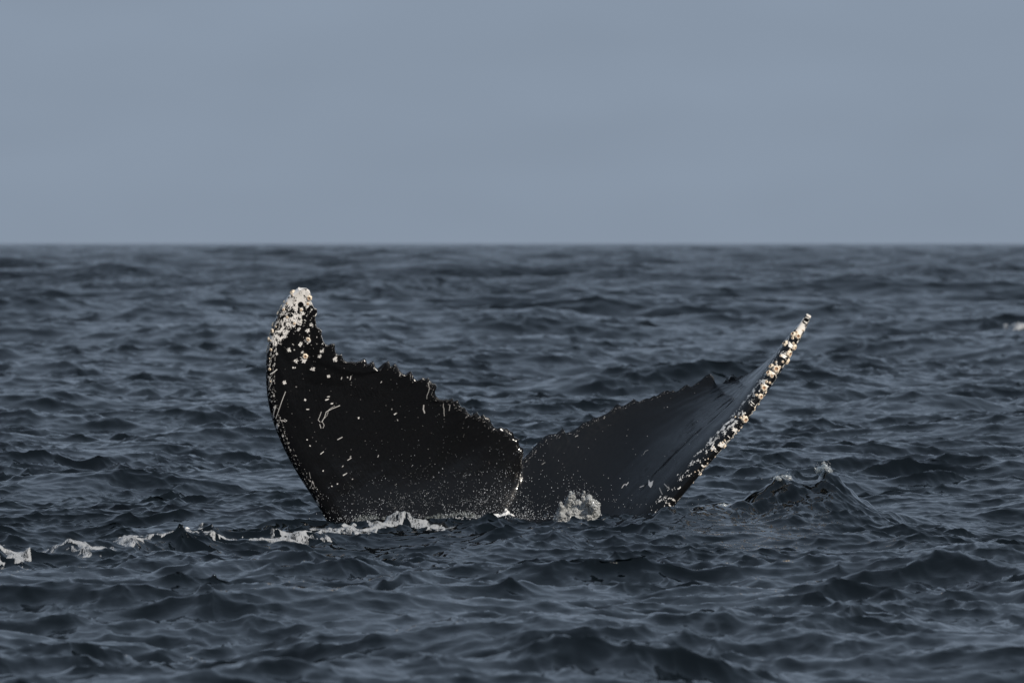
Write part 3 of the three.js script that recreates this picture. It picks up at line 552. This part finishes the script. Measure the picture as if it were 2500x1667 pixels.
{ // glassy crests on the ridge
  splash('crest_splash', 'small glassy splash on the left peak of the breaking wave', jets(12, (s) => [1910 + s * 14, 1172 + 6 * Math.abs(s)], () => 13, ridgeFoot.z + 0.06, 0.008), 0.005, 0.007, glassy);
  splash('crest_splash', 'pointed glassy jet on the tall peak of the breaking wave', jets(12, (s) => [2014 + s * 9, 1150 + 8 * Math.abs(s)], (s) => 24 - 12 * Math.abs(s), ridgeFoot.z + 0.06, 0.008), 0.005, 0.007, glassy);
  splash('crest_splash', 'low glassy curl between the right lobe and the breaking wave', jets(14, (s) => [1775 + s * 18, 1243], (s) => 13 - 6 * Math.abs(s), ridgeFoot.z + 0.1, 0.007), 0.005, 0.007, glassy);
}
{ // flying drops
  const spots = [];
  const add = (u, v, z, r) => spots.push([at(u, v, z), r]);
  for (let i = 0; i < 5600; i++) {
    const u = 770 + 560 * Math.pow(rnd(), 0.85) + gauss() * 30, lift = -Math.log(1 - rnd()) * (20 + 46 * Math.exp(-Math.pow((u - 1080) / 190, 2))), v = 1282 - 0.02 * (u - 800) - lift;
    const e = leadPxAt(v);
    if (u < e + 12 || v < 880 || u > 1400 || (u > 1290 && rnd() < 0.7) || fbm(u / 70, v / 50, 3) + 0.35 < rnd() * 0.8) continue;
    add(u, v, 0.35 + 0.5 * rnd(), 0.0007 + 0.0013 * rnd() * rnd() + (rnd() < 0.05 ? 0.002 * rnd() : 0));
  }
  for (let i = 0; i < 250; i++) add(1215 + gauss() * 55, 1262 - Math.abs(gauss()) * 55, 0.6 + 0.3 * rnd(), 0.0012 + 0.003 * rnd() * rnd());
  for (let i = 0; i < 380; i++) add(1080 + 320 * rnd(), 1268 - Math.abs(gauss()) * 14, 0.95 + 0.1 * rnd(), 0.0014 + 0.0026 * rnd() * rnd());
  for (let i = 0; i < 140; i++) { const q = rnd() * 2 - 1; add(1412 + q * 58, 1262 - (66 * (1 - Math.pow(Math.abs(q), 2)) + 5) * Math.sqrt(rnd()), 1.02 + gauss() * 0.05, 0.0010 + 0.0028 * rnd() * rnd()); }
  for (let i = 0; i < 130; i++) add(1412 + gauss() * 48, 1225 - Math.abs(gauss()) * 30, 1.0 + gauss() * 0.06, 0.0010 + 0.002 * rnd() * rnd());
  for (let i = 0; i < 130; i++) add(900 + gauss() * 60, 1270 - Math.abs(gauss()) * 16, 0.5 + 0.1 * rnd(), 0.0014 + 0.0026 * rnd() * rnd());
  for (let i = 0; i < 40; i++) add(1500 + 230 * rnd(), 1240 - 40 * rnd() * rnd(), 1.0, 0.0010 + 0.0016 * rnd() * rnd());
  for (let i = 0; i < 60; i++) add(2013 + gauss() * 12, 1140 + gauss() * 12, ridgeFoot.z + 0.1, 0.001 + 0.002 * rnd() * rnd());
  for (let i = 0; i < 60; i++) add(1910 + gauss() * 16, 1168 + gauss() * 9, ridgeFoot.z + 0.1, 0.001 + 0.002 * rnd() * rnd());
  for (let i = 0; i < 50; i++) add(1280 + gauss() * 70, 1200 - 130 * rnd(), 0.5 + 0.4 * rnd(), 0.001 + 0.0014 * rnd());
  const drop = new THREE.IcosahedronGeometry(1, 1), m = new THREE.InstancedMesh(drop, new THREE.MeshPhysicalMaterial({ color: new THREE.Color().setRGB(0.42, 0.43, 0.45), roughness: 0.2, ior: 1.333 }), spots.length), q = new THREE.Matrix4();
  spots.forEach(([p, r], i) => m.setMatrixAt(i, q.makeScale(r, r * (1 + 0.4 * rnd()), r).setPosition(p)));
  put(m, 'water_spray', 'fine white spray drops flying before the lower half of the tail', 'spray', null, 'stuff');
}
function leadPxAt(v) { let best = 1e9, u = 0; for (let w = -1; w < -0.15; w += 0.02) { const p = leadPx(w), d = Math.abs(p[1] - v); if (d < best) { best = d; u = p[0]; } } return u; }
// a whitecap breaking far off
{
  const p = onSea(2475, 838), g = foamSheet(p.x - 1.3, p.x + 1.3, p.z - 2.2, p.z + 2.2, 0.05, 0.1, (x, z) => clamp((0.35 - Math.hypot((x - p.x) / 0.8, (z - p.z) / 1.2) + 1.2 * fbm(x * 2.6, z * 1.3, 4)) * 0.12, -0.1, 0.04), 0.2);
  put(new THREE.Mesh(g, filmMaterial), 'whitecap', 'blurred whitecap breaking on a far crest beyond the right fluke tip', 'foam', null, 'stuff');
}
renderer.render(scene, camera);
